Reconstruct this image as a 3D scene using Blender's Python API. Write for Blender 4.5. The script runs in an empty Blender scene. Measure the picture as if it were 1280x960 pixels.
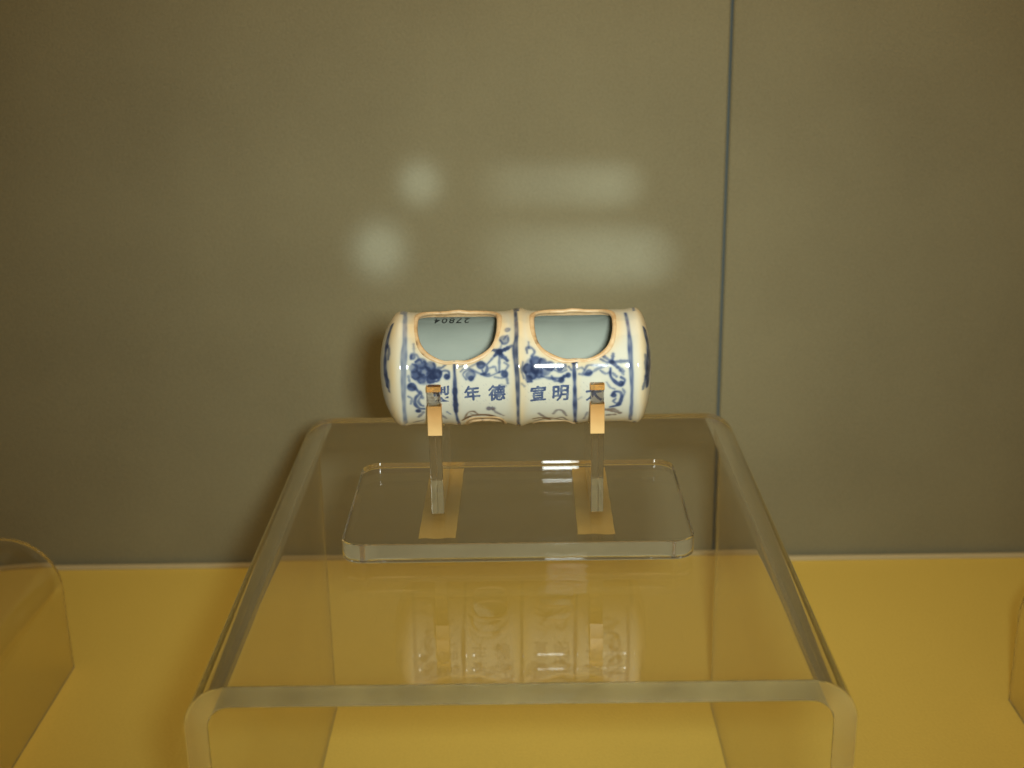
import bpy, bmesh, math, random
import numpy as np
from mathutils import Vector, Matrix
MM = 0.001
R_ = math.radians
random.seed(7)
sc = bpy.context.scene
COL = sc.collection

# ---------------------------------------------------------------- camera
FPX, PITCH, ROLL, YAW = 1639.4, 0.3211, -0.0174, -0.0097
CAM = Vector((2.25, -283.2, 172.0))
fw = Vector((math.sin(YAW)*math.cos(PITCH), math.cos(YAW)*math.cos(PITCH), -math.sin(PITCH)))
rt = Vector((math.cos(YAW), -math.sin(YAW), 0)); up = rt.cross(fw)
rt2 = math.cos(ROLL)*rt + math.sin(ROLL)*up
up2 = -math.sin(ROLL)*rt + math.cos(ROLL)*up
cd = bpy.data.cameras.new('camera'); cam = bpy.data.objects.new('camera', cd); COL.objects.link(cam)
cam.matrix_world = Matrix(((rt2.x, up2.x, -fw.x, CAM.x*MM), (rt2.y, up2.y, -fw.y, CAM.y*MM), (rt2.z, up2.z, -fw.z, CAM.z*MM), (0, 0, 0, 1)))
cd.sensor_width = 36; cd.lens = FPX/1280*36; cd.clip_start = 0.01; cd.clip_end = 20
cd.dof.use_dof = True; cd.dof.focus_distance = 0.40; cd.dof.aperture_fstop = cd.lens/2.6
sc.camera = cam

# ---------------------------------------------------------------- world
w = bpy.data.worlds.new('World'); sc.world = w; w.use_nodes = True
w.node_tree.nodes['Background'].inputs[0].default_value = (0.66, 0.52, 0.33, 1)
w.node_tree.nodes['Background'].inputs[1].default_value = 0.22

# ---------------------------------------------------------------- lamps
def aim(o, src, dst):
    o.location = Vector(src)*MM
    d = (Vector(dst)-Vector(src)).normalized()
    o.rotation_euler = d.to_track_quat('-Z', 'Y').to_euler()
def area(name, src, dst, sx, sy, power, col, spread=180):
    l = bpy.data.lights.new(name, 'AREA'); l.shape = 'RECTANGLE'; l.size = sx*MM; l.size_y = sy*MM
    l.energy = power; l.color = col; l.spread = R_(spread)
    o = bpy.data.objects.new(name, l); COL.objects.link(o); aim(o, src, dst); return o
def spot(name, src, dst, deg, power, col, radius=2, blend=1.0):
    l = bpy.data.lights.new(name, 'SPOT'); l.spot_size = R_(deg); l.spot_blend = blend; l.energy = power
    l.color = col; l.shadow_soft_size = radius*MM
    o = bpy.data.objects.new(name, l); COL.objects.link(o); aim(o, src, dst); return o

# the camera's flash: small, cool, a little right of and above the lens
flash = area('camera_flash', CAM+rt2*24+up2*10-fw*6, (24, 333, -5), 24, 27, 0.27, (0.92, 1.0, 0.92), 63)
flash.data.cycles.is_caustics_light = True
# warm luminous ceiling of the display case
panel_lamp = area('case_ceiling_lamp', (70, 188, 450), (70, 188, 0), 500, 285, 0.80, (1.0, 0.64, 0.25))
# weak added spots, no real lamps, that make the soft glows on the wall
glow_spots = [((-45.5, 333, 67.5), 2.2, .50), ((-45.5, 333, 67.5), 3.4, .35), ((-66, 333, 35.5), 2.6, .55), ((-66, 333, 35.5), 4.2, .5)]
glow_spots += [((-9+k*7.6, 333, 66.2-k*.15), 3.1, .11+.022*k) for k in range(8)]+[((51, 333, 65), 2.8, .30)]
glow_spots += [((-8+k*9.0, 333, 32.5-k*.25), 4.0, .13+.030*k) for k in range(8)]+[((65, 333, 30.5), 3.4, .42)]
for k, (dst, deg, pw) in enumerate(glow_spots):
    spot('added_glow_spot', (dst[0]*.6, -200, 245), dst, deg, pw*8.5, (0.66, 0.84, 1.0), 4)

vs = sc.view_settings
vs.view_transform = 'Standard'; vs.look = 'None'; vs.exposure = 0.0; vs.gamma = 1.0; vs.use_curve_mapping = False
cy = sc.cycles
cy.max_bounces = 48; cy.transmission_bounces = 48; cy.glossy_bounces = 24; cy.diffuse_bounces = 4; cy.transparent_max_bounces = 16
cy.caustics_reflective = True; cy.caustics_refractive = True; cy.blur_glossy = 0.3; cy.sample_clamp_indirect = 6
cy.use_denoising = True

# ================================================================ helpers
def tag(o, label=None, cat=None, group=None, kind=None):
    for k, v in (('label', label), ('category', cat), ('group', group), ('kind', kind)):
        if v: o[k] = v
    return o
def area_normals(me, ang):
    """smooth normals weighted by face area, so large flat faces stay optically flat"""
    me.shade_smooth()
    fn = [(p.normal.copy(), p.area) for p in me.polygons]; vf = [[] for _ in me.vertices]
    for p in me.polygons:
        for v in p.vertices: vf[v].append(p.index)
    c = math.cos(R_(ang)); out = [None]*len(me.loops)
    for p in me.polygons:
        n0 = fn[p.index][0]
        for li in p.loop_indices:
            s_ = Vector((0, 0, 0))
            for q in vf[me.loops[li].vertex_index]:
                if fn[q][0].dot(n0) >= c: s_ += fn[q][0]*fn[q][1]
            out[li] = s_.normalized() if s_.length > 1e-20 else n0
    me.normals_split_custom_set(out)
def link(name, me, mats, parent=None, loc=(0, 0, 0), smooth=True, ang=14):
    me.name = name
    for m in (mats if isinstance(mats, (list, tuple)) else [mats]): me.materials.append(m)
    if smooth: area_normals(me, ang)
    o = bpy.data.objects.new(name, me); COL.objects.link(o); o.location = Vector(loc)*MM
    if parent: o.parent = parent
    return o
def empty(name, loc, **kw):
    o = bpy.data.objects.new(name, None); COL.objects.link(o); o.location = Vector(loc)*MM
    o.empty_display_size = 0.01; return tag(o, **kw)
def bm_to(bm):
    bmesh.ops.recalc_face_normals(bm, faces=bm.faces[:])
    me = bpy.data.meshes.new('m'); bmesh.ops.scale(bm, vec=(MM, MM, MM), verts=bm.verts[:]); bm.to_mesh(me); bm.free(); return me
def extrude_outline(pts, vec, bevel=0.4, seg=2):
    """closed outline (list of 3-D points) extruded along vec, hard edges bevelled"""
    bm = bmesh.new(); vs_ = [bm.verts.new(p) for p in pts]; f = bm.faces.new(vs_)
    r = bmesh.ops.extrude_face_region(bm, geom=[f])
    bmesh.ops.translate(bm, verts=[e for e in r['geom'] if isinstance(e, bmesh.types.BMVert)], vec=vec)
    bmesh.ops.recalc_face_normals(bm, faces=bm.faces[:])
    if bevel:
        es = [e for e in bm.edges if len(e.link_faces) == 2 and e.calc_face_angle(0) > R_(40)]
        bmesh.ops.bevel(bm, geom=es, offset=bevel, segments=seg, profile=.5, affect='EDGES')
    return bm_to(bm)
def box(sx, sy, sz, bevel=0.3):
    return extrude_outline([(-sx/2, -sy/2, 0), (sx/2, -sy/2, 0), (sx/2, sy/2, 0), (-sx/2, sy/2, 0)], (0, 0, sz), bevel, 1)
def arc(cx, cz, r, a0, a1, n):
    return [(cx+r*math.cos(R_(a0+(a1-a0)*k/n)), cz+r*math.sin(R_(a0+(a1-a0)*k/n))) for k in range(n+1)]

# ================================================================ materials
def mat(name):
    m = bpy.data.materials.new(name); m.use_nodes = True
    nt = m.node_tree; return m, nt, nt.nodes['Principled BSDF'], nt.nodes['Material Output']
def N(nt, t, **kw):
    n = nt.nodes.new(t)
    for k, v in kw.items(): setattr(n, k, v)
    return n
def rough_mat(name, c1, c2, scale, rough, bump, bscale, extra=0.0):
    m, nt, b, out = mat(name)
    tc = N(nt, 'ShaderNodeTexCoord'); no = N(nt, 'ShaderNodeTexNoise'); no.inputs['Scale'].default_value = scale; no.inputs['Detail'].default_value = 6
    nt.links.new(tc.outputs['Object'], no.inputs['Vector'])
    mx = N(nt, 'ShaderNodeMix', data_type='RGBA'); mx.inputs[6].default_value = (*c1, 1); mx.inputs[7].default_value = (*c2, 1)
    n2 = N(nt, 'ShaderNodeTexNoise'); n2.inputs['Scale'].default_value = bscale; n2.inputs['Detail'].default_value = 3
    nt.links.new(tc.outputs['Object'], n2.inputs['Vector'])
    ad = N(nt, 'ShaderNodeMath', operation='MULTIPLY_ADD'); ad.inputs[1].default_value = extra; ad.use_clamp = True
    sb = N(nt, 'ShaderNodeMath', operation='SUBTRACT'); sb.inputs[1].default_value = .5; nt.links.new(n2.outputs['Fac'], sb.inputs[0])
    nt.links.new(sb.outputs[0], ad.inputs[0]); nt.links.new(no.outputs['Fac'], ad.inputs[2])
    nt.links.new(ad.outputs[0], mx.inputs[0]); nt.links.new(mx.outputs[2], b.inputs['Base Color'])
    bp = N(nt, 'ShaderNodeBump'); bp.inputs['Strength'].default_value = bump; bp.inputs['Distance'].default_value = 0.0004
    nt.links.new(n2.outputs['Fac'], bp.inputs['Height']); nt.links.new(bp.outputs[0], b.inputs['Normal'])
    b.inputs['Roughness'].default_value = rough; b.inputs['Specular IOR Level'].default_value = .25
    return m
M_wall = rough_mat('wall_fabric', (.226, .200, .118), (.308, .279, .168), 14, .85, 1.0, 1250, 1.7)
M_back = rough_mat('wall_backing', (.11, .14, .145), (.15, .185, .19), 20, .9, .1, 300)
M_floor = rough_mat('floor_laminate', (.755, .58, .128), (.83, .645, .15), 9, .6, .6, 800, 1.2)
M_strip = rough_mat('strip_paint', (.55, .47, .28), (.62, .53, .33), 40, .5, .1, 400)

def glass_mat(name, col, rough=0.0, rvar=0.0, ior=1.49, haze=0.0, hazecol=(.6, .55, .42), tint=None, clear=0.0):
    m, nt, b, out = mat(name); nt.nodes.remove(b)
    g = N(nt, 'ShaderNodeBsdfGlass'); g.inputs['Color'].default_value = (*col, 1); g.inputs['IOR'].default_value = ior
    tc = N(nt, 'ShaderNodeTexCoord'); no = N(nt, 'ShaderNodeTexNoise'); no.inputs['Scale'].default_value = 60; no.inputs['Detail'].default_value = 5
    nt.links.new(tc.outputs['Object'], no.inputs['Vector'])
    mr = N(nt, 'ShaderNodeMapRange'); mr.inputs[1].default_value = .35; mr.inputs[2].default_value = .75; mr.inputs[3].default_value = rough; mr.inputs[4].default_value = rough+rvar
    nt.links.new(no.outputs['Fac'], mr.inputs[0]); nt.links.new(mr.outputs[0], g.inputs['Roughness'])
    last = g.outputs[0]
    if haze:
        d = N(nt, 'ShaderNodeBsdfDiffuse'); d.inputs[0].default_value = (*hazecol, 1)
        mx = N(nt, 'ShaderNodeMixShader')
        # diffuse haze mixed in to brighten the acrylic edges, a little uneven
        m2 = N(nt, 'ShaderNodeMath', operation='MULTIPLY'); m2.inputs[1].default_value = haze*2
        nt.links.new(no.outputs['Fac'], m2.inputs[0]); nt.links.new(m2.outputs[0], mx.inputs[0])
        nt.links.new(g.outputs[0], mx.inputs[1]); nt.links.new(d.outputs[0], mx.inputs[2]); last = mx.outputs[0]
    if clear:      # part of the light goes straight through, as in a thin clear sheet
        t_ = N(nt, 'ShaderNodeBsdfTransparent'); t_.inputs[0].default_value = (.97, .97, .95, 1); mc = N(nt, 'ShaderNodeMixShader'); mc.inputs[0].default_value = clear
        nt.links.new(last, mc.inputs[1]); nt.links.new(t_.outputs[0], mc.inputs[2]); last = mc.outputs[0]
    nt.links.new(last, out.inputs['Surface'])
    if tint:
        v = N(nt, 'ShaderNodeVolumeAbsorption'); v.inputs['Color'].default_value = (*tint[0], 1); v.inputs['Density'].default_value = tint[1]
        nt.links.new(v.outputs[0], out.inputs['Volume'])
    return m
M_acr = glass_mat('clear_acrylic', (1, 1, 1), 0, ior=1.41, haze=.007, tint=((.96, .93, .78), .5), clear=.05)
M_plate = glass_mat('plate_acrylic', (1, 1, 1), 0, haze=.006)
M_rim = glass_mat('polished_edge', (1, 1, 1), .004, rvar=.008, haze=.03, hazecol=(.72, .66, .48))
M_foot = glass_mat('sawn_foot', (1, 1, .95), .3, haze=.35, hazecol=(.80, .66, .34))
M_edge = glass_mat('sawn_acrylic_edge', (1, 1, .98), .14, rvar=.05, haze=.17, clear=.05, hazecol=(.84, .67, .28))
M_hold = glass_mat('holder_acrylic', (1, 1, 1), 0, haze=.012, tint=((1, .8, .45), 4))

def tape_mat():
    m, nt, b, out = mat('amber_tape')
    tc = N(nt, 'ShaderNodeTexCoord'); no = N(nt, 'ShaderNodeTexNoise'); no.inputs['Scale'].default_value = 160; no.inputs['Detail'].default_value = 5
    nt.links.new(tc.outputs['Object'], no.inputs['Vector'])
    cr = N(nt, 'ShaderNodeMix', data_type='RGBA'); cr.inputs[6].default_value = (.93, .74, .24, 1); cr.inputs[7].default_value = (.97, .83, .34, 1)
    nt.links.new(no.outputs['Fac'], cr.inputs[0]); nt.links.new(cr.outputs[2], b.inputs['Base Color'])
    b.inputs['Roughness'].default_value = .4
    tr = N(nt, 'ShaderNodeBsdfTransparent'); tr.inputs[0].default_value = (1, .90, .5, 1)
    mx = N(nt, 'ShaderNodeMixShader'); mr = N(nt, 'ShaderNodeMapRange'); mr.inputs[3].default_value = .80; mr.inputs[4].default_value = .95
    nt.links.new(no.outputs['Fac'], mr.inputs[0]); nt.links.new(mr.outputs[0], mx.inputs[0])
    nt.links.new(tr.outputs[0], mx.inputs[1]); nt.links.new(b.outputs[0], mx.inputs[2]); nt.links.new(mx.outputs[0], out.inputs['Surface'])
    return m
M_tape = tape_mat()

def glow_mat():  # warm glow of the prong put into colour, denser towards the bottom
    m, nt, b, out = mat('amber_glow')
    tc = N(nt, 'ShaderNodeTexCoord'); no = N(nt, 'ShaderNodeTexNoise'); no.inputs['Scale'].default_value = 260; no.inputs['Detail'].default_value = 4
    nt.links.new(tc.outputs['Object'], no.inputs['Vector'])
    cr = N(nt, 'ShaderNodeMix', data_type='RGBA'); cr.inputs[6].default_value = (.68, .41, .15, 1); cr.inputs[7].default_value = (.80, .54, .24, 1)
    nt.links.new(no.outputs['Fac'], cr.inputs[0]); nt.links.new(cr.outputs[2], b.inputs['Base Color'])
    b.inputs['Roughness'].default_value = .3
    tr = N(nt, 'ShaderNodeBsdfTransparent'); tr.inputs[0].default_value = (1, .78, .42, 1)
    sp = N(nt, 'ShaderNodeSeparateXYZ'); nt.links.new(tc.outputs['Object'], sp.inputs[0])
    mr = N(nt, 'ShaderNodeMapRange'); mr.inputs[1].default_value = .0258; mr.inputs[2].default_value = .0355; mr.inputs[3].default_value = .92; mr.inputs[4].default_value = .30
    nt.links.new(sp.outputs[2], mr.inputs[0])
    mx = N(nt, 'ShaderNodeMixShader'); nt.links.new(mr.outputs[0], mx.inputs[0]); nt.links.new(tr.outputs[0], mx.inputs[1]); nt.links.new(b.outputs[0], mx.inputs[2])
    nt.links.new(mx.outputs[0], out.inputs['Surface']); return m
M_glow = glow_mat()

def ink_mat():
    m, nt, b, out = mat('black_ink'); b.inputs['Base Color'].default_value = (.012, .012, .012, 1); b.inputs['Roughness'].default_value = .5; return m
M_ink = ink_mat()

def clay_mat():
    m, nt, b, out = mat('unglazed_rim')
    tc = N(nt, 'ShaderNodeTexCoord')
    no = N(nt, 'ShaderNodeTexNoise'); no.inputs['Scale'].default_value = 420; no.inputs['Detail'].default_value = 4
    n2 = N(nt, 'ShaderNodeTexNoise'); n2.inputs['Scale'].default_value = 130; n2.inputs['Detail'].default_value = 3
    for n in (no, n2): nt.links.new(tc.outputs['Object'], n.inputs['Vector'])
    r = N(nt, 'ShaderNodeValToRGB'); e = r.color_ramp.elements
    e[0].position = .30; e[0].color = (.10, .055, .03, 1); e[1].position = .42; e[1].color = (.48, .31, .15, 1)
    e2 = r.color_ramp.elements.new(.7); e2.color = (.64, .48, .29, 1)
    ad = N(nt, 'ShaderNodeMath', operation='MULTIPLY_ADD'); ad.inputs[1].default_value = .5
    m5 = N(nt, 'ShaderNodeMath', operation='MULTIPLY'); m5.inputs[1].default_value = .5
    nt.links.new(n2.outputs['Fac'], m5.inputs[0]); nt.links.new(no.outputs['Fac'], ad.inputs[0]); nt.links.new(m5.outputs[0], ad.inputs[2])
    nt.links.new(ad.outputs[0], r.inputs[0]); nt.links.new(r.outputs[0], b.inputs['Base Color'])
    b.inputs['Roughness'].default_value = .45
    bp = N(nt, 'ShaderNodeBump'); bp.inputs['Strength'].default_value = .4; bp.inputs['Distance'].default_value = .0003
    nt.links.new(no.outputs['Fac'], bp.inputs['Height']); nt.links.new(bp.outputs[0], b.inputs['Normal'])
    return m
M_clay = clay_mat()

# ---------------------------------------------------------------- painted cobalt decoration (x in mm, angle in degrees round the body)
STROKES = [
    ([(-34.5, 105), (-33.7, 51), (-33.9, 26), (-34.2, -4), (-34.6, -51)], 1.35, 0.50, 0.0),
    ([(-18.7, 23), (-18.6, 3), (-18.7, -30), (-18.1, -54)], 0.75, 0.85, 0.0),
    ([(-18.7, -4), (-18.6, -30)], 1.10, 0.80, 0.0),
    ([(-0.4, 105), (0.2, 53), (-0.3, 33), (0.3, 2), (0.3, -61)], 1.15, 0.72, 0.0),
    ([(-31.1, 18)], 2.57, 0.47, 0.0),
    ([(-31.3, 22), (-30.5, 21), (-29.9, 19), (-29.9, 16), (-30.5, 14), (-31.4, 14)], 0.42, 0.62, 0.0),
    ([(-28.7, 22)], 2.57, 0.52, 0.0),
    ([(-27.8, 24), (-27.5, 23), (-27.5, 21), (-27.8, 19), (-28.4, 18), (-29.0, 18)], 0.42, 0.69, 0.0),
    ([(-25.8, 19)], 2.57, 0.52, 0.0),
    ([(-24.9, 22), (-24.6, 19), (-24.9, 17), (-25.6, 15), (-26.5, 16), (-27.0, 18)], 0.42, 0.69, 0.0),
    ([(-24.0, 12)], 2.57, 0.85, 0.0),
    ([(-23.9, 8), (-24.5, 9), (-25.0, 10), (-25.2, 12), (-25.1, 14), (-24.6, 16)], 0.42, 1.00, 0.0),
    ([(-25.7, 6)], 2.57, 0.71, 0.0),
    ([(-26.2, 3), (-26.7, 4), (-26.9, 6), (-26.8, 8), (-26.4, 10), (-25.8, 10)], 0.42, 0.94, 0.0),
    ([(-28.5, 6)], 2.37, 0.52, 0.0),
    ([(-29.1, 3), (-29.5, 4), (-29.7, 6), (-29.6, 8), (-29.2, 9), (-28.6, 10)], 0.42, 0.69, 0.0),
    ([(-30.4, 11)], 2.37, 0.47, 0.0),
    ([(-29.3, 11), (-29.4, 9), (-29.9, 8), (-30.4, 7), (-31.0, 8), (-31.4, 9)], 0.42, 0.62, 0.0),
    ([(-27.5, 13)], 2.97, 0.43, 0.0),
    ([(-26.1, 13), (-26.5, 10), (-27.4, 9), (-28.4, 10), (-28.9, 12), (-28.8, 15)], 0.42, 0.56, 0.0),
    ([(-25.2, 10)], 1.98, 0.66, 0.0),
    ([(-24.7, 8), (-25.3, 7), (-25.9, 8), (-26.1, 10), (-25.9, 12), (-25.2, 13)], 0.42, 0.88, 0.0),
    ([(-31.0, 42), (-30.8, 34)], 0.50, 0.35, 0.0),
    ([(-31.8, 27), (-31.5, 32), (-30.1, 31), (-29.5, 27), (-30.4, 24)], 0.50, 0.50, 0.0),
    ([(-31.2, 29)], 1.60, 0.70, 0.0),
    ([(-23.2, 13), (-21.8, 15), (-20.5, 14), (-20.3, 10), (-21.0, 8)], 0.45, 0.75, 0.0),
    ([(-21.0, 9)], 1.40, 0.95, 0.0),
    ([(-32.4, -0), (-30.8, -2), (-29.6, -8), (-30.7, -13), (-31.0, -20), (-29.8, -26), (-28.3, -27)], 0.75, 0.75, 0.0),
    ([(-31.7, -1)], 2.00, 0.80, 0.0),
    ([(-30.2, -30)], 1.80, 0.85, 0.0),
    ([(-29.2, -6), (-28.6, -13)], 0.60, 0.60, 0.0),
    ([(-16.8, 14), (-15.6, 17), (-13.7, 16), (-11.3, 12), (-8.5, 9), (-5.8, 12), (-4.2, 14)], 0.42, 0.60, 0.0),
    ([(-14.0, 10)], 2.90, 0.50, 0.0),
    ([(-13.7, 7)], 1.60, 0.70, 0.0),
    ([(-11.5, 21), (-9.6, 21), (-8.8, 17), (-9.4, 12), (-10.6, 11)], 0.65, 0.70, 0.0),
    ([(-10.7, 20)], 1.80, 0.85, 0.0),
    ([(-8.7, 21), (-7.0, 27), (-5.5, 33)], 0.40, 0.70, 0.0),
    ([(-5.1, 33), (-7.2, 35)], 0.75, 0.70, 0.0),
    ([(-5.1, 33), (-2.3, 36)], 0.75, 0.70, 0.0),
    ([(-5.1, 33), (-2.7, 24)], 0.75, 0.70, 0.0),
    ([(-5.1, 33), (-6.5, 29)], 0.75, 0.70, 0.0),
    ([(-5.1, 33), (-4.3, 27)], 0.75, 0.70, 0.0),
    ([(-5.1, 33), (-1.4, 38)], 0.75, 0.70, 0.0),
    ([(-5.1, 33)], 1.50, 0.85, 0.0),
    ([(-5.0, 33), (-5.2, 13)], 0.50, 0.60, 0.0),
    ([(-3.6, 11)], 2.20, 0.75, 0.0),
    ([(-3.0, 9), (-2.7, 2)], 0.55, 0.50, 0.0),
    ([(-3.7, 46)], 2.20, 0.45, 0.0),
    ([(-3.7, 46), (-2.6, 50), (-2.4, 43), (-3.8, 41), (-4.8, 45)], 0.40, 0.60, 0.0),
    ([(-2.6, 57)], 1.30, 0.50, 0.0),
    ([(-4.3, 41), (-4.7, 37)], 0.40, 0.45, 0.0),
    ([(-16.2, -43), (-15.1, -34), (-13.4, -32), (-12.2, -36)], 0.50, 0.60, 1.0),
    ([(-14.2, -36), (-12.8, -39)], 0.40, 0.50, 1.0),
    ([(-8.5, -28), (-7.3, -28)], 1.20, 0.75, 0.5),
    ([(-7.3, -29), (-6.4, -34), (-4.2, -40)], 0.60, 0.65, 0.6),
    ([(-23.6, -35), (-21.9, -44)], 0.60, 0.60, 0.6),
    ([(-32.1, -53), (-29.0, -47)], 0.50, 0.60, 0.6),
    ([(-30.3, -40), (-28.7, -32)], 0.70, 0.60, 0.4),
    ([(-27.3, 19), (-26.3, 16), (-26.8, 12)], 0.60, 0.95, 0.0),
    ([(-30.1, 16), (-29.2, 12), (-28.0, 11)], 0.50, 0.85, 0.0),
    ([(-25.6, 15), (-24.4, 14), (-23.5, 15)], 0.60, 0.95, 0.0),
    ([(-29.2, -12), (-29.9, -17), (-29.2, -22), (-28.5, -23)], 0.60, 0.60, 0.0),
    ([(-27.8, 12)], 5.20, 0.28, 0.0),
    ([(-30.4, 13)], 3.00, 0.25, 0.0),
    ([(-25.5, 4), (-23.8, 5), (-23.0, 9)], 0.50, 0.70, 0.0),
    ([(-15.2, 6), (-16.1, 11), (-14.9, 15), (-13.2, 14), (-12.5, 10), (-13.8, 5)], 0.40, 0.60, 0.0),
    ([(-6.6, 8), (-4.7, 7), (-3.3, 8)], 0.40, 0.50, 0.0),
    ([(-16.8, -47), (-14.2, -40), (-11.3, -38), (-7.9, -40), (-4.6, -48)], 0.70, 0.80, 1.0),
    ([(-23.7, 18), (-22.5, 18), (-21.3, 21)], 0.50, 0.60, 0.0),
    ([(-18.0, 18), (-16.5, 19), (-14.8, 21)], 0.40, 0.50, 0.0),
    ([(-14.2, 18), (-12.9, 20), (-11.8, 22)], 0.40, 0.50, 0.0),
    ([(-10.3, 15), (-9.7, 11), (-8.2, 11)], 0.50, 0.65, 0.0),
    ([(-8.0, 17), (-6.5, 18), (-6.0, 14)], 0.50, 0.50, 0.0),
    ([(-3.6, 22), (-2.5, 19), (-3.2, 15)], 0.50, 0.55, 0.0),
    ([(-30.4, 24), (-29.1, 26), (-28.4, 23)], 0.40, 0.60, 0.0),
    ([(-32.6, 10), (-32.3, 5)], 0.50, 0.50, 0.0),
    ([(-4.7, 0), (-3.3, -1)], 0.40, 0.35, 0.0),
    ([(-32.9, -11), (-31.9, -14), (-32.3, -20)], 0.50, 0.55, 0.0),
    ([(-21.4, -32), (-20.5, -35)], 0.40, 0.50, 0.0),
    ([(-38.0, 70), (-39.2, 54), (-39.8, 38), (-40.0, 24), (-39.8, 10), (-39.4, -4)], 1.00, 0.70, 0.0),
    ([(-39.4, 46), (-38.6, 39), (-38.8, 28)], 0.70, 0.60, 0.0),
    ([(-40.0, 10), (-39.0, 4), (-38.8, -8)], 0.70, 0.60, 0.0),
    ([(17.3, 21), (17.5, 1), (17.6, -16), (17.9, -57)], 0.90, 0.95, 0.0),
    ([(17.1, 21), (17.8, 22)], 0.90, 0.90, 0.0),
    ([(33.8, 84), (34.3, 48), (34.4, 23), (34.8, -8), (34.9, -54)], 1.00, 0.62, 0.0),
    ([(3.5, 16)], 2.57, 0.66, 0.0),
    ([(2.9, 12), (2.4, 13), (2.2, 15), (2.3, 17), (2.7, 19), (3.3, 20)], 0.42, 0.88, 0.0),
    ([(5.6, 23)], 2.57, 0.57, 0.0),
    ([(6.7, 21), (6.3, 20), (5.7, 19), (5.0, 20), (4.6, 21), (4.4, 23)], 0.42, 0.75, 0.0),
    ([(8.0, 22)], 2.37, 0.57, 0.0),
    ([(8.1, 18), (7.5, 18), (7.0, 20), (6.9, 22), (7.0, 23), (7.4, 25)], 0.42, 0.75, 0.0),
    ([(10.1, 18)], 2.37, 0.57, 0.0),
    ([(11.3, 18), (11.1, 16), (10.7, 15), (10.1, 15), (9.6, 15), (9.1, 16)], 0.42, 0.75, 0.0),
    ([(4.8, 10)], 2.37, 0.57, 0.0),
    ([(5.2, 14), (5.8, 12), (6.0, 10), (5.6, 7), (4.8, 6), (4.1, 8)], 0.42, 0.75, 0.0),
    ([(6.8, 11)], 2.37, 0.47, 0.0),
    ([(7.4, 8), (6.8, 7), (6.2, 8), (5.8, 9), (5.6, 11), (5.8, 13)], 0.42, 0.62, 0.0),
    ([(5.6, 15)], 1.98, 0.90, 0.0),
    ([(6.4, 14), (6.1, 13), (5.6, 12), (5.1, 13), (4.8, 14), (4.6, 15)], 0.42, 1.00, 0.0),
    ([(8.7, 14)], 2.57, 0.43, 0.0),
    ([(7.5, 13), (7.5, 15), (7.9, 17), (8.5, 18), (9.1, 18), (9.7, 16)], 0.42, 0.56, 0.0),
    ([(13.0, 18)], 1.98, 0.57, 0.0),
    ([(13.9, 17), (13.7, 15), (13.1, 14), (12.4, 15), (12.1, 17), (12.1, 19)], 0.42, 0.75, 0.0),
    ([(3.6, 6)], 1.98, 0.57, 0.0),
    ([(3.5, 9), (4.1, 8), (4.5, 7), (4.5, 4), (4.1, 3), (3.4, 3)], 0.42, 0.75, 0.0),
    ([(14.4, 17)], 1.39, 0.47, 0.0),
    ([(13.8, 16), (13.8, 17), (14.0, 18), (14.3, 19), (14.7, 19), (14.9, 18)], 0.42, 0.62, 0.0),
    ([(3.8, 42), (3.8, 36)], 0.40, 0.50, 0.0),
    ([(3.3, 31), (3.3, 36), (4.7, 36), (5.5, 32), (4.7, 28)], 0.60, 0.60, 0.0),
    ([(7.7, 8), (10.1, 6), (12.9, 6), (15.6, 9)], 0.60, 0.65, 0.0),
    ([(15.6, 9)], 1.20, 0.95, 0.0),
    ([(13.5, 4)], 1.30, 0.95, 0.0),
    ([(14.4, 8), (13.5, 4)], 0.60, 0.80, 0.0),
    ([(18.9, 10), (21.1, 9), (22.5, 11)], 0.50, 0.60, 0.0),
    ([(20.1, 11), (21.5, 18), (23.9, 18), (27.3, 18)], 0.50, 0.60, 0.0),
    ([(27.3, 18), (24.6, 15), (22.5, 11), (20.7, 10)], 0.60, 0.50, 0.0),
    ([(21.8, 11)], 2.20, 0.70, 0.0),
    ([(28.8, 21), (25.9, 28)], 0.70, 0.60, 0.0),
    ([(28.8, 21), (33.4, 22)], 0.70, 0.60, 0.0),
    ([(28.8, 21), (32.2, 12)], 0.70, 0.60, 0.0),
    ([(28.8, 21), (29.2, 29)], 0.70, 0.60, 0.0),
    ([(28.8, 21), (30.4, 16)], 0.70, 0.60, 0.0),
    ([(28.3, 15), (28.4, 7), (29.9, 1), (31.5, -2), (32.6, 3), (31.5, 6)], 0.75, 0.75, 0.0),
    ([(31.5, -0)], 1.20, 0.80, 0.0),
    ([(28.8, -13), (29.7, -9), (31.4, -10), (31.7, -17), (30.8, -25), (28.4, -28)], 0.75, 0.75, 0.0),
    ([(29.4, -13)], 1.70, 0.75, 0.0),
    ([(30.9, -24)], 1.70, 0.80, 0.0),
    ([(29.4, 42), (27.4, 31)], 0.40, 0.45, 0.0),
    ([(5.0, -48), (7.7, -46), (10.1, -51)], 0.70, 0.60, 1.0),
    ([(6.7, -37), (8.4, -44), (10.1, -50)], 0.70, 0.65, 0.7),
    ([(11.1, -38), (12.2, -32), (13.9, -33), (15.1, -42)], 0.60, 0.65, 0.7),
    ([(12.1, -48), (14.0, -46), (15.3, -52)], 0.60, 0.60, 0.8),
    ([(27.0, -32), (29.4, -33), (31.5, -38)], 1.40, 0.75, 0.8),
    ([(27.6, -42), (30.0, -41)], 0.70, 0.70, 0.8),
    ([(20.6, -49), (21.5, -36)], 0.50, 0.50, 0.5),
    ([(39.2, 60), (40.0, 44), (40.2, 31), (39.9, 12), (39.6, -6)], 1.20, 0.75, 0.0),
    ([(39.0, 28), (39.2, 6)], 0.80, 0.50, 0.0),
    ([(38.2, -6), (39.1, 6)], 0.70, 0.60, 0.0),
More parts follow.
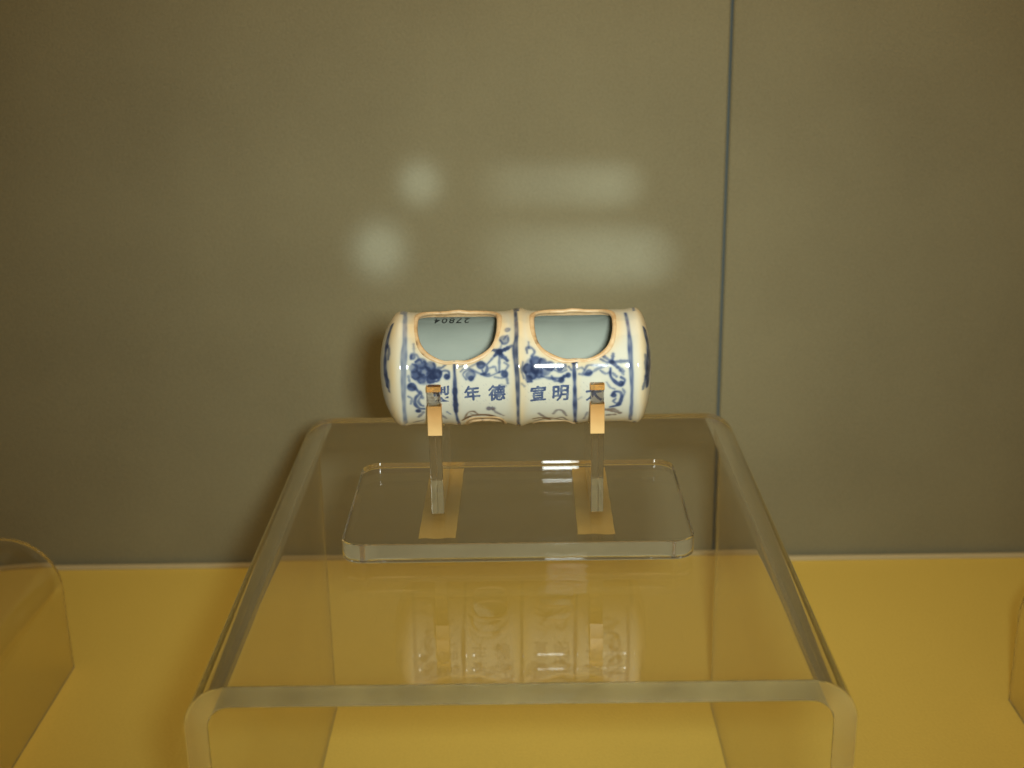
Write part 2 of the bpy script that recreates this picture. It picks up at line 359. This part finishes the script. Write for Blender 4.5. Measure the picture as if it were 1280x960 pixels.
    ([(5.8, 16)], 5.40, 0.30, 0.0),
    ([(8.7, 17), (9.9, 20), (11.1, 18), (10.6, 14)], 0.50, 0.75, 0.0),
    ([(4.4, 19), (5.8, 12), (7.2, 12)], 0.60, 0.95, 0.0),
    ([(2.7, 13), (3.2, 8), (4.6, 3)], 0.50, 0.70, 0.0),
    ([(11.5, 14), (13.4, 12), (15.1, 14)], 0.45, 0.60, 0.0),
    ([(25.4, 24), (27.3, 21), (29.2, 21)], 0.50, 0.60, 0.0),
    ([(29.1, 10), (30.1, 7)], 0.60, 0.60, 0.0),
    ([(30.0, -17), (29.3, -20), (29.8, -22)], 0.50, 0.60, 0.0),
    ([(5.2, -55), (10.1, -47), (15.6, -57)], 0.50, 0.70, 1.0),
    ([(18.7, -16), (19.6, -14)], 0.40, 0.30, 0.0),
    ([(2.0, 22), (1.6, 14), (2.2, 7)], 0.50, 0.55, 0.0),
    ([(15.8, 17), (16.5, 14)], 0.40, 0.60, 0.0),
    ([(10.6, 8), (11.3, 4), (12.5, 3)], 0.50, 0.65, 0.0),
    ([(18.4, 15), (19.6, 16), (20.4, 14)], 0.40, 0.50, 0.0),
    ([(25.3, 13), (26.8, 10), (28.0, 11)], 0.50, 0.55, 0.0),
    ([(31.1, 13), (32.2, 9)], 0.50, 0.50, 0.0),
    ([(32.0, -6), (32.6, -10), (32.1, -15)], 0.50, 0.55, 0.0),
    ([(27.2, 1), (28.2, -4), (29.6, -6)], 0.40, 0.50, 0.0),
    ([(1.5, 2), (2.4, -1)], 0.40, 0.35, 0.0),
]

CHARS = [('製', -22.9, -9.5, 5.2), ('年', -13.6, -9.0, 4.7), ('德', -6.1, -9.0, 5.0), ('宣', 6.4, -10.0, 4.7), ('明', 13.2, -10.2, 4.9), ('大', 23.2, -10.3, 4.8)]
RB = 18.0
PX = 14.0
IW = int(88*PX); IH = int(2*math.pi*RB*PX)
den = np.zeros((2, IH, IW), np.float32)
def tomap(x, th): return (x+44)*PX, (th+180)/360*IH
def smooth_path(P, n=8):
    if len(P) < 3: return P
    P = np.array(P, float); Q = np.vstack([2*P[0]-P[1], P, 2*P[-1]-P[-2]]); o = []
    for i in range(1, len(Q)-2):
        for k in range(n):
            t = k/n; a, b, c, d = Q[i-1], Q[i], Q[i+1], Q[i+2]
            o.append(.5*((2*b)+(c-a)*t+(2*a-5*b+4*c-d)*t*t+(3*b-a-3*c+d)*t**3))
    o.append(P[-1]); return [tuple(q) for q in o]
rng = np.random.RandomState(3)
def stroke(pts, width, inten, brown, soft=.45):
    P = smooth_path([tomap(*q) for q in pts]); wd = width*PX/2; pad = int(wd*1.6+soft*PX*3)+2
    xs = [q[0] for q in P]; ys = [q[1] for q in P]
    x0, x1 = max(0, int(min(xs))-pad), min(IW, int(max(xs))+pad); y0, y1 = max(0, int(min(ys))-pad), min(IH, int(max(ys))+pad)
    if x1 <= x0 or y1 <= y0: return
    X, Y = np.meshgrid(np.arange(x0, x1)+.5, np.arange(y0, y1)+.5)
    D = np.full(X.shape, 1e9, np.float32)
    segs = list(zip(P[:-1], P[1:])) if len(P) > 1 else [(P[0], P[0])]
    n = len(segs); ph = rng.rand()*6
    for i, (a, b) in enumerate(segs):
        dx, dy = b[0]-a[0], b[1]-a[1]; L = dx*dx+dy*dy
        t = np.clip(((X-a[0])*dx+(Y-a[1])*dy)/L, 0, 1) if L > 0 else 0
        d = np.hypot(X-a[0]-t*dx, Y-a[1]-t*dy)
        f = (i+t)/n; wv = wd*(1+.18*np.sin(ph+f*9)+.1*np.sin(ph*3+f*23))*(.75+.25*np.sin(np.clip(f, 0, 1)*math.pi) if n > 3 else 1)
        D = np.minimum(D, d-wv)
    a = 1/(1+np.exp(np.clip(D/(soft*PX*.33), -30, 30)))
    mottled = 1+.16*np.sin(X*.11+ph)*np.sin(Y*.09+ph*2)
    # pigment pools a little towards the edge of a stroke
    pool = 1-.22*np.clip(-D/max(wd, 1), 0, 1)
    a = np.clip(a*inten*mottled*pool*(1+.45*brown), 0, 1)
    for k, share in ((0, 1-brown), (1, brown)):
        s_ = den[k, y0:y1, x0:x1]; den[k, y0:y1, x0:x1] = 1-(1-s_)*(1-a*share)
for L, wd, it, br in STROKES: stroke(L, wd*1.18, min(1, it*(1.25 if wd < 1.3 else 1.1)), br)
for x, wd, it in ((-35.3, 1.3, .5), (-18.2, 1.0, .8), (.6, 1.15, .72), (18.4, .9, .9), (36.5, 1.0, .62)):      # bands run on round the far side
    for a0, a1 in ((86, 179), (-179, -56)):
        if a0 > 0 and abs(x) in (18.2, 18.4): a0 = 110
        stroke([(x, a0), (x+.1, (a0+a1)/2), (x, a1)], wd, it, 0)
fr = [q for q in STROKES if all(-30 < p[1] < 40 for p in q[0]) and all(abs(p[0]) < 34 for p in q[0])]
for L, wd, it, br in fr: stroke([(-x, th-152) for x, th in L], wd, it*.9, br)
# reign-mark characters, rasterised from outlines
def glyph(ch, cx, th, size):
    c = bpy.data.curves.new('g', 'FONT'); c.body = ch; c.size = 1; c.offset = .012; c.resolution_u = 3
    o = bpy.data.objects.new('g', c); COL.objects.link(o); dg = bpy.context.evaluated_depsgraph_get(); me = bpy.data.meshes.new_from_object(o.evaluated_get(dg))
    me.calc_loop_triangles(); V = np.array([v.co[:2] for v in me.vertices]) if len(me.vertices) else np.zeros((0, 2))
    T = [tuple(t.vertices) for t in me.loop_triangles]
    bpy.data.objects.remove(o); bpy.data.meshes.remove(me); bpy.data.curves.remove(c)
    if not len(V): return
    mn, mx = V.min(0), V.max(0); V = (V-(mn+mx)/2)/max(mx-mn)*size*PX
    V[:, 0] += V[:, 1]*.06*math.sin(cx); V[:, 1] += V[:, 0]*.07; V[:, 0] *= .92
    V += rng.randn(*V.shape)*.35
    u, v = tomap(cx, th); V += (u, v)
    m = int(size*PX*.75); x0, y0 = int(u)-m, int(v)-m; X, Y = np.meshgrid(np.arange(x0, x0+2*m)+.5, np.arange(y0, y0+2*m)+.5); A = np.zeros(X.shape, np.float32)
    for t in T:
        (ax, ay), (bx, by), (c_x, c_y) = V[list(t)]
        d = (by-c_y)*(ax-c_x)+(c_x-bx)*(ay-c_y)
        if abs(d) < 1e-9: continue
        l1 = ((by-c_y)*(X-c_x)+(c_x-bx)*(Y-c_y))/d; l2 = ((c_y-ay)*(X-c_x)+(ax-c_x)*(Y-c_y))/d
        A[(l1 >= 0) & (l2 >= 0) & (l1+l2 <= 1)] = 1
    for q_ in range(2):
        A = np.maximum(A, np.roll(np.roll(A, 1, 0), 1, 1))
    for _ in range(4):
        A = (np.roll(A, 1, 0)+np.roll(A, -1, 0)+np.roll(A, 1, 1)+np.roll(A, -1, 1)+A*1.0)/5
    A = A/(A.max()+1e-6); fx = np.sin(X*.21+cx)*np.cos(Y*.17+cx*2)+.6*np.sin(X*.47+Y*.39); thr = .30+.13*fx; A = 1/(1+np.exp(-(A-thr)*9))
    A = np.clip(A-.13, 0, 1)*(.80+.15*np.sin(X*.13)*np.sin(Y*.1))
    s_ = den[0, y0:y0+2*m, x0:x0+2*m]; den[0, y0:y0+2*m, x0:x0+2*m] = 1-(1-s_)*(1-A)
for g_ in CHARS: glyph(*g_[:3], g_[3]*1.1)
img = bpy.data.images.new('cobalt_painting', IW, IH, float_buffer=True, is_data=True)
buf = np.ones((IH, IW, 4), np.float32); buf[..., 0] = den[0]; buf[..., 1] = den[1]; GX, GY = np.meshgrid((np.arange(IW)+.5)/PX-44, (np.arange(IH)+.5)/IH*360-180)
warm = np.zeros((IH, IW), np.float32)
for c_, w_ in ((-37.6, 2.2), (39.0, 2.2), (.7, 2.4), (-18.3, 1.0), (18.4, 1.0)):
    warm = np.maximum(warm, np.exp(-((GX-c_)/w_)**2)*(1 if w_ > 2 else .4))
for cx_ in (-18.0, 17.6):
    q = np.hypot((GX-cx_)/13.6, np.radians(GY-63)*RB/13.2)
    warm = np.maximum(warm, np.exp(-(np.maximum(q-1, 0)/.14)**2)*.9)
warm = np.maximum(warm, np.clip((-GY-34)/20, 0, 1)*np.clip((GY+120)/30, 0, 1)*.6)  # warm light on the underside, painted into the glaze colour
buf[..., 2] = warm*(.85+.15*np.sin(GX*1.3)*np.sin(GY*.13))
img.pixels.foreach_set(buf.ravel()); img.update(); img.pack()

def porcelain(name, painted):
    m, nt, b, out = mat(name)
    tc = N(nt, 'ShaderNodeTexCoord')
    no = N(nt, 'ShaderNodeTexNoise'); no.inputs['Scale'].default_value = 90; no.inputs['Detail'].default_value = 3
    nt.links.new(tc.outputs['Object'], no.inputs['Vector'])
    bc = N(nt, 'ShaderNodeMix', data_type='RGBA'); bc.inputs[6].default_value = (.51, .50, .415, 1); bc.inputs[7].default_value = (.57, .555, .465, 1)
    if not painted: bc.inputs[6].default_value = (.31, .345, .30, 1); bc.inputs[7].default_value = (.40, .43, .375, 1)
    nt.links.new(no.outputs['Fac'], bc.inputs[0]); col = bc.outputs[2]
    if painted:
        sp = N(nt, 'ShaderNodeSeparateXYZ'); nt.links.new(tc.outputs['Object'], sp.inputs[0])
        ng = N(nt, 'ShaderNodeMath', operation='MULTIPLY'); ng.inputs[1].default_value = -1; nt.links.new(sp.outputs[1], ng.inputs[0])
        at = N(nt, 'ShaderNodeMath', operation='ARCTAN2'); nt.links.new(sp.outputs[2], at.inputs[0]); nt.links.new(ng.outputs[0], at.inputs[1])
        v = N(nt, 'ShaderNodeMapRange'); v.inputs[1].default_value = -math.pi; v.inputs[2].default_value = math.pi; nt.links.new(at.outputs[0], v.inputs[0])
        u = N(nt, 'ShaderNodeMapRange'); u.inputs[1].default_value = -.044; u.inputs[2].default_value = .044; nt.links.new(sp.outputs[0], u.inputs[0])
        cb = N(nt, 'ShaderNodeCombineXYZ'); nt.links.new(u.outputs[0], cb.inputs[0]); nt.links.new(v.outputs[0], cb.inputs[1])
        im = N(nt, 'ShaderNodeTexImage'); im.image = img; im.extension = 'EXTEND'; nt.links.new(cb.outputs[0], im.inputs[0])
        s2 = N(nt, 'ShaderNodeSeparateColor'); nt.links.new(im.outputs[0], s2.inputs[0])
        rp = N(nt, 'ShaderNodeValToRGB'); e = rp.color_ramp.elements
        e[0].position = 0; e[0].color = (1, 1, 1, 1); e[1].position = 1; e[1].color = (.030, .050, .155, 1)
        q = rp.color_ramp.elements.new(.35); q.color = (.46, .53, .72, 1); q = rp.color_ramp.elements.new(.7); q.color = (.125, .18, .41, 1)
        nt.links.new(s2.outputs[0], rp.inputs[0])
        m1 = N(nt, 'ShaderNodeMix', data_type='RGBA', blend_type='MULTIPLY'); m1.inputs[0].default_value = 1
        nt.links.new(col, m1.inputs[6]); nt.links.new(rp.outputs[0], m1.inputs[7])
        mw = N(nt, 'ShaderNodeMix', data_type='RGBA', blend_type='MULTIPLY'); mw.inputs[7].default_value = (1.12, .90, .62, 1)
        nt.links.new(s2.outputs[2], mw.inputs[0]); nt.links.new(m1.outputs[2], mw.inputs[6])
        m2 = N(nt, 'ShaderNodeMix', data_type='RGBA'); m2.inputs[7].default_value = (.13, .075, .05, 1)
        nt.links.new(s2.outputs[1], m2.inputs[0]); nt.links.new(mw.outputs[2], m2.inputs[6]); col = m2.outputs[2]
    nt.links.new(col, b.inputs['Base Color'])
    b.inputs['Roughness'].default_value = .07; b.inputs['IOR'].default_value = 1.5
    b.inputs['Subsurface Weight'].default_value = 0
    n3 = N(nt, 'ShaderNodeTexNoise'); n3.inputs['Scale'].default_value = 160; nt.links.new(tc.outputs['Object'], n3.inputs['Vector'])
    bp = N(nt, 'ShaderNodeBump'); bp.inputs['Strength'].default_value = .12; bp.inputs['Distance'].default_value = .0004
    nt.links.new(n3.outputs['Fac'], bp.inputs['Height']); nt.links.new(bp.outputs[0], b.inputs['Normal'])
    return m
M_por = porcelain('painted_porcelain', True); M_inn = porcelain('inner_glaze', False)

# ================================================================ the setting
ZF = -129.8          # floor level below the riser's top
WY = 333.5
bm = bmesh.new(); bmesh.ops.create_grid(bm, x_segments=1, y_segments=1, size=1)
for v in bm.verts: v.co = (v.co.x*900, -560+(v.co.y+1)/2*(WY-2.5+560), 0)
fl = link('floor', bm_to(bm), M_floor, loc=(0, 0, ZF)); tag(fl, kind='structure', label='yellow beige floor of the display case')
wall = empty('wall', (0, WY, ZF), kind='structure', label='grey green fabric wall at the back of the display case')
SX = 99.0
# two covered panels with a narrow joint, in front of a dark backing
for x0, x1 in ((-700, SX-.65), (SX+.65, 900)):
    o = link('panel', box(x1-x0, 3, 760, .8), M_wall, wall, ((x0+x1)/2, 1.5, 0))
o = link('backing', box(1600, 4, 780, 0), M_back, wall, (100, 5.3, -10))
o = link('skirting_strip', box(1600, 2.0, 2.3, .3), M_strip, wall, (100, -3.6, .02))

# ================================================================ acrylic risers
def riser(name, cx, y0, y1, width, height, t, ro, ztop, mats, seg=26, **kw):
    """bent sheet: top and two side walls, one continuous piece; front and rear edges are cut edges"""
    W = width/2; ri = max(ro-t, 1)
    o = [(-W, -height)]+arc(-W+ro, -ro, ro, 180, 90, seg)+arc(W-ro, -ro, ro, 90, 0, seg)+[(W, -height)]
    i = [(W-t, -height)]+arc(W-ro, -ro, ri, 0, 90, seg)+arc(-W+ro, -ro, ri, 90, 180, seg)+[(-W+t, -height)]
    me = extrude_outline([(x, 0, z) for x, z in o+i], (0, y1-y0, 0), .35, 2)
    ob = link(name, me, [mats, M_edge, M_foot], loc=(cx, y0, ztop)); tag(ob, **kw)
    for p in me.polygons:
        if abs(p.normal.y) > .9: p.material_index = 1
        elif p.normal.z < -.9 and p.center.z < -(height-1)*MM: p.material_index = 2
    return ob
HR = 129.6
main_riser = riser('acrylic_riser', 0, 0, 195.1, 168, HR, 6.0, 12, 0, M_acr,
    label='large clear bent acrylic riser in the centre carrying plate and porcelain', cat='display riser')
left_riser = riser('acrylic_riser', -200-84, 40, 231.3, 168, 64, 2.6, 24, -65.7, M_acr,
    label='low thin clear acrylic riser with rounded corner at the left edge', cat='display riser')
right_riser = riser('acrylic_riser', 202.5+84, 30, 196, 168, 64, 2.6, 24, -65.7, M_acr,
    label='clear acrylic riser showing only a thin side edge at the right edge', cat='display riser')

# ================================================================ small plate
def rounded(w_, d_, r):
    P = []
    for cx, cyy, a in ((w_/2-r, d_/2-r, 0), (-w_/2+r, d_/2-r, 90), (-w_/2+r, -d_/2+r, 180), (w_/2-r, -d_/2+r, 270)):
        P += [(x, y, 0) for x, y in arc(cx, cyy, r, a, a+90, 10)]
    return P
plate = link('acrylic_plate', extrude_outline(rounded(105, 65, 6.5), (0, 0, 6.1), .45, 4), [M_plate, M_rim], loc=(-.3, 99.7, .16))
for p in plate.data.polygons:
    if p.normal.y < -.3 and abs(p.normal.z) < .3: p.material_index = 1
tag(plate, 'thick clear acrylic plate with rounded corners lying on the central riser', 'display plate')

# tape strips between plate and riser
def tape(x, w_, y0, y1, skew, label):
    n = 14; bm = bmesh.new(); L = []; Rr = []
    for k in range(n+1):
        t = k/n; j = .25*math.sin(k*2.1+x)
        L.append((-w_/2+skew*t+j*.3, (y1-y0)*t, 0)); Rr.append((w_/2+skew*t-j*.3, (y1-y0)*t, 0))
    e0 = [(-w_/2+w_*k/5, .8*math.sin(k*1.7+x)*.5, 0) for k in range(1, 5)]
    pts = L[::-1]+e0+Rr
    bm.free()
    o = link('adhesive_tape', extrude_outline(pts, (0, 0, .08), 0), M_tape, loc=(x, y0, .03), smooth=False)
    return tag(o, label, 'tape', 'tape strips under the plate')
tape(-24.6, 11.2, 76, 131, .4, 'amber tape strip under the plate below the left holder')
tape(23.4, 11.2, 77.5, 130.5, .2, 'amber tape strip under the plate below the right holder')

# ================================================================ porcelain vessel
VX, VY, VZ = 0.0, 110.0, 46.85
prof = [(-42.6, .01), (-42.55, 2.5), (-42.3, 6), (-41.6, 9.5), (-40.6, 12.6), (-39.3, 15.2), (-38.2, 16.7), (-37.3, 17.6), (-36.4, 18.0)]
def bump_(x, c, s): return math.exp(-((x-c)/s)**2)
def body_r(x):
    r = 17.65+.62*bump_(x, -35.6, 1.8)+.58*bump_(x, 37.0, 1.8)+.42*bump_(x, -18.4, 2.2)+.42*bump_(x, 18.3, 2.2)+1.1*bump_(x, .7, 2.4)
    return r
xs = np.linspace(-35.6, 37.2, 92)
prof += [(float(x), body_r(float(x))) for x in xs]
prof += [(38.2, 17.75), (39.0, 16.9), (39.8, 15.5), (40.6, 13.2), (41.3, 10.2), (41.8, 6.4), (42.0, 2.6), (42.05, .01)]
inner = [(x, r) for x, r in prof if r > 3]
TH = 1.9
inner = [(-39.8, .01), (-39.7, 8), (-38.6, 12.5), (-36.6, 15.2)]+[(float(x), 15.9) for x in np.linspace(-34.5, -1.6, 24)]+[(-1.2, 15.5)]
def lathe(prof_, nth, flip, wob=.0):
    bm = bmesh.new(); rings = []
    for x, r in prof_:
        if r < .1: rings.append([bm.verts.new((x, 0, 0))]); continue
        rings.append([bm.verts.new((x, -(r+wob*math.sin(3*a+x*.05))*math.cos(a), (r+wob*math.sin(3*a+x*.05))*math.sin(a))) for a in [2*math.pi*k/nth for k in range(nth)]])
    for A, B in zip(rings[:-1], rings[1:]):
        for k in range(nth):
            q = (k+1) % nth
            if len(A) == 1: bm.faces.new((A[0], B[k], B[q]))
            elif len(B) == 1: bm.faces.new((A[k], B[0], A[q]))
            else: bm.faces.new((A[k], B[k], B[q], A[q]))
    bmesh.ops.recalc_face_normals(bm, faces=bm.faces[:])
    if flip: bmesh.ops.reverse_faces(bm, faces=bm.faces[:])
    return bm
def open_xy(a, b, t):
    c_, s_ = math.cos(t), math.sin(t)
    if s_ <= 0:
        e = 2/2.45; return a*math.copysign(abs(c_)**(2/2.7), c_), -b*.93*abs(s_)**e
    e = 2/3.4
    return a*math.copysign(abs(c_)**e, c_), b*.93*abs(s_)**e
HOLES = [(-18.0, 63.5, 12.9, 12.2), (17.6, 63.5, 12.7, 12.2)]
BH = [(-9.9, -66, 6.2, 7.2), (11.5, -78, 6.4, 7.0)]
def tmp_obj(bm, mat_index, mats):
    me = bpy.data.meshes.new('t'); bm.to_mesh(me); bm.free()
    for m in mats: me.materials.append(m)
    me.polygons.foreach_set('material_index', [mat_index]*len(me.polygons))
    o = bpy.data.objects.new('t', me); COL.objects.link(o); return o
mats3 = [M_por, M_inn, M_clay]
shell = tmp_obj(lathe(prof, 160, False, .06), 0, mats3)
in1 = [(-39.8, .01), (-39.6, 8), (-38.5, 12.4), (-36.8, 14.9)]+[(float(x), 16.0) for x in np.linspace(-35, -1.9, 24)]+[(-1.2, 15.0), (-1.1, .01)]
in2 = [(1.9, .01), (2.0, 15.0)]+[(float(x), 16.0) for x in np.linspace(2.9, 35.5, 24)]+[(37.2, 14.9), (38.6, 12.2), (39.4, 8), (39.6, .01)]
cut = [tmp_obj(lathe(in1, 96, False), 1, mats3), tmp_obj(lathe(in2, 96, False), 1, mats3)]
for cx, th, a, b in HOLES+BH:
    bm = bmesh.new(); n = 56; d = Vector((0, -math.cos(R_(th)), math.sin(R_(th)))); tg = Vector((0, math.sin(R_(th)), math.cos(R_(th))))
    lo = [bm.verts.new(Vector((cx+open_xy(a, b, 2*math.pi*k/n)[0], 0, 0))+tg*open_xy(a, b, 2*math.pi*k/n)[1]+d*3) for k in range(n)]
    hi = [bm.verts.new(v.co+d*24) for v in lo]
    bm.faces.new(lo); bm.faces.new(hi[::-1])
    for k in range(n): bm.faces.new((lo[k], lo[(k+1) % n], hi[(k+1) % n], hi[k]))
    bmesh.ops.recalc_face_normals(bm, faces=bm.faces[:]); cut.append(tmp_obj(bm, 2, mats3))
for c in cut:
    mo = shell.modifiers.new('b', 'BOOLEAN'); mo.operation = 'DIFFERENCE'; mo.object = c; mo.solver = 'EXACT'
dg = bpy.context.evaluated_depsgraph_get(); dg.update(); me = bpy.data.meshes.new_from_object(shell.evaluated_get(dg))
for c in cut+[shell]: bpy.data.objects.remove(c)
me.transform(Matrix.Scale(MM, 4))
vessel = empty('porcelain_vessel', (VX, VY, VZ-18.0), label='blue and white porcelain double cylinder with two openings, lying across two clear holders', cat='porcelain vessel')
me.shade_smooth(); me.set_sharp_from_angle(angle=R_(40))
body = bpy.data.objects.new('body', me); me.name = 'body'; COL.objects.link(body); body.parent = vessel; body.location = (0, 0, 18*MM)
print('body polys', len(me.polygons), [m.name for m in me.materials])
# rolled lips round the openings
def lip(cx, th, a, b, rad, name='opening_rim'):
    n, m = 96, 10; d = Vector((0, -math.cos(R_(th)), math.sin(R_(th)))); tg = Vector((0, math.sin(R_(th)), math.cos(R_(th))))
    C = []
    for k in range(n):
        t = 2*math.pi*k/n; wob = 1+.010*math.sin(3*t+cx)+.008*math.sin(7*t)
        ex, v = open_xy(a*wob, b*wob, t); x = cx+ex; R0 = body_r(x)-rad*.62
        C.append(Vector((x, 0, 0))+tg*v+d*math.sqrt(max(R0*R0-v*v, 1)))
    bm = bmesh.new(); rings = []
    for k in range(n):
        T = (C[(k+1) % n]-C[k-1]).normalized(); rad_dir = Vector((0, C[k].y, C[k].z)).normalized(); s_ = T.cross(rad_dir).normalized(); u_ = s_.cross(T)
        rr = rad*(1+.10*math.sin(5*k/n*6.28+cx))
        rings.append([bm.verts.new(C[k]+s_*rr*1.15*math.cos(2*math.pi*j/m)+u_*rr*.9*math.sin(2*math.pi*j/m)) for j in range(m)])
    for k in range(n):
        A, B = rings[k], rings[(k+1) % n]
        for j in range(m): bm.faces.new((A[j], A[(j+1) % m], B[(j+1) % m], B[j]))
    return link(name, bm_to(bm), M_clay, vessel, (0, 0, 18), ang=180)
for h in HOLES: lip(*h, .75)
for h in BH: lip(*h, .6)
# inked inventory number on the inside, upside down
def number():
    c = bpy.data.curves.new('g', 'FONT'); c.body = '27804'; c.size = 1; c.offset = .01; c.shear = .25; c.space_character = 1.25
    o = bpy.data.objects.new('g', c); COL.objects.link(o); dg = bpy.context.evaluated_depsgraph_get(); me = bpy.data.meshes.new_from_object(o.evaluated_get(dg))
    bpy.data.objects.remove(o)
    bm = bmesh.new(); bm.from_mesh(me); bmesh.ops.triangulate(bm, faces=bm.faces[:]); bmesh.ops.subdivide_edges(bm, edges=[e for e in bm.edges if e.calc_length() > .2], cuts=2)
    xs_ = [v.co.x for v in bm.verts]; ys_ = [v.co.y for v in bm.verts]; x0, x1, y0, y1 = min(xs_), max(xs_), min(ys_), max(ys_)
    for v in bm.verts:
        gx = (v.co.x-x0)/(x1-x0)-.5; gy = (v.co.y-y0)/(y1-y0)-.5
        th = R_(126.5+gy*15); r = 15.93; v.co = (-20.3-gx*11.6, -r*math.cos(th), r*math.sin(th)-.0)
    me2 = bm_to(bm); return link('inventory_number', me2, M_ink, vessel, (0, 0, 18), smooth=False)
number()

# ================================================================ holders under the vessel
def holder(x, label):
    r = 18.35; cyy, cz = VY, VZ; P = []
    y0, y1 = 88.6, 131.4; zt = 47.6; zb = 6.36
    P += [(x-1.95, y0, zb), (x-1.95, y0, zt)]
    # inner cradle follows the body's underside
    a_ = [180+(360-180)*k/28 for k in range(29)]
    P += [(x-1.95, cyy-r, zt)]+[(x-1.95, cyy+r*math.cos(R_(q)), cz+r*math.sin(R_(q))) for q in a_]+[(x-1.95, cyy+r, zt)]
    P += [(x-1.95, y1, zt), (x-1.95, y1, zb)]
    P = [(px-x, py-VY, pz-zb) for px, py, pz in P]
    root = empty('acrylic_holder', (x, VY, zb), label=label, cat='display holder', group='holders under the vessel')
    link('cradle', extrude_outline(P, (3.9, 0, 0), .25, 2), M_hold, root)
    # added amber strip imitating the warm glow in the front prong, thin cap on tip
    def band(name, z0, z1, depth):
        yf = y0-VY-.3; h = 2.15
        link(name, extrude_outline([(-h, yf, z0-zb), (h, yf, z0-zb), (h, yf+depth, z0-zb), (2.0, yf+depth, z0-zb), (2.0, yf+.27, z0-zb), (-2.0, yf+.27, z0-zb), (-2.0, yf+depth, z0-zb), (-h, yf+depth, z0-zb)], (0, 0, z1-z0), .12, 1), M_glow, root)
    band('amber_glow_strip', 32.2, 41.6, 3.0)
    band('amber_glow_cap', 46.1, 47.75, 2.4)
    return root
holder(-24.9, 'clear acrylic cradle holding up the left half of the porcelain vessel')
holder(24.2, 'clear acrylic cradle holding up the right half of the porcelain vessel')

for o in bpy.data.objects:
    if o.type == 'MESH':
        if o.name.startswith(('acrylic_riser', 'acrylic_plate')): o.cycles.is_caustics_caster = True
        elif o.name.startswith(('floor', 'panel', 'skirting', 'body', 'adhesive')): o.cycles.is_caustics_receiver = True
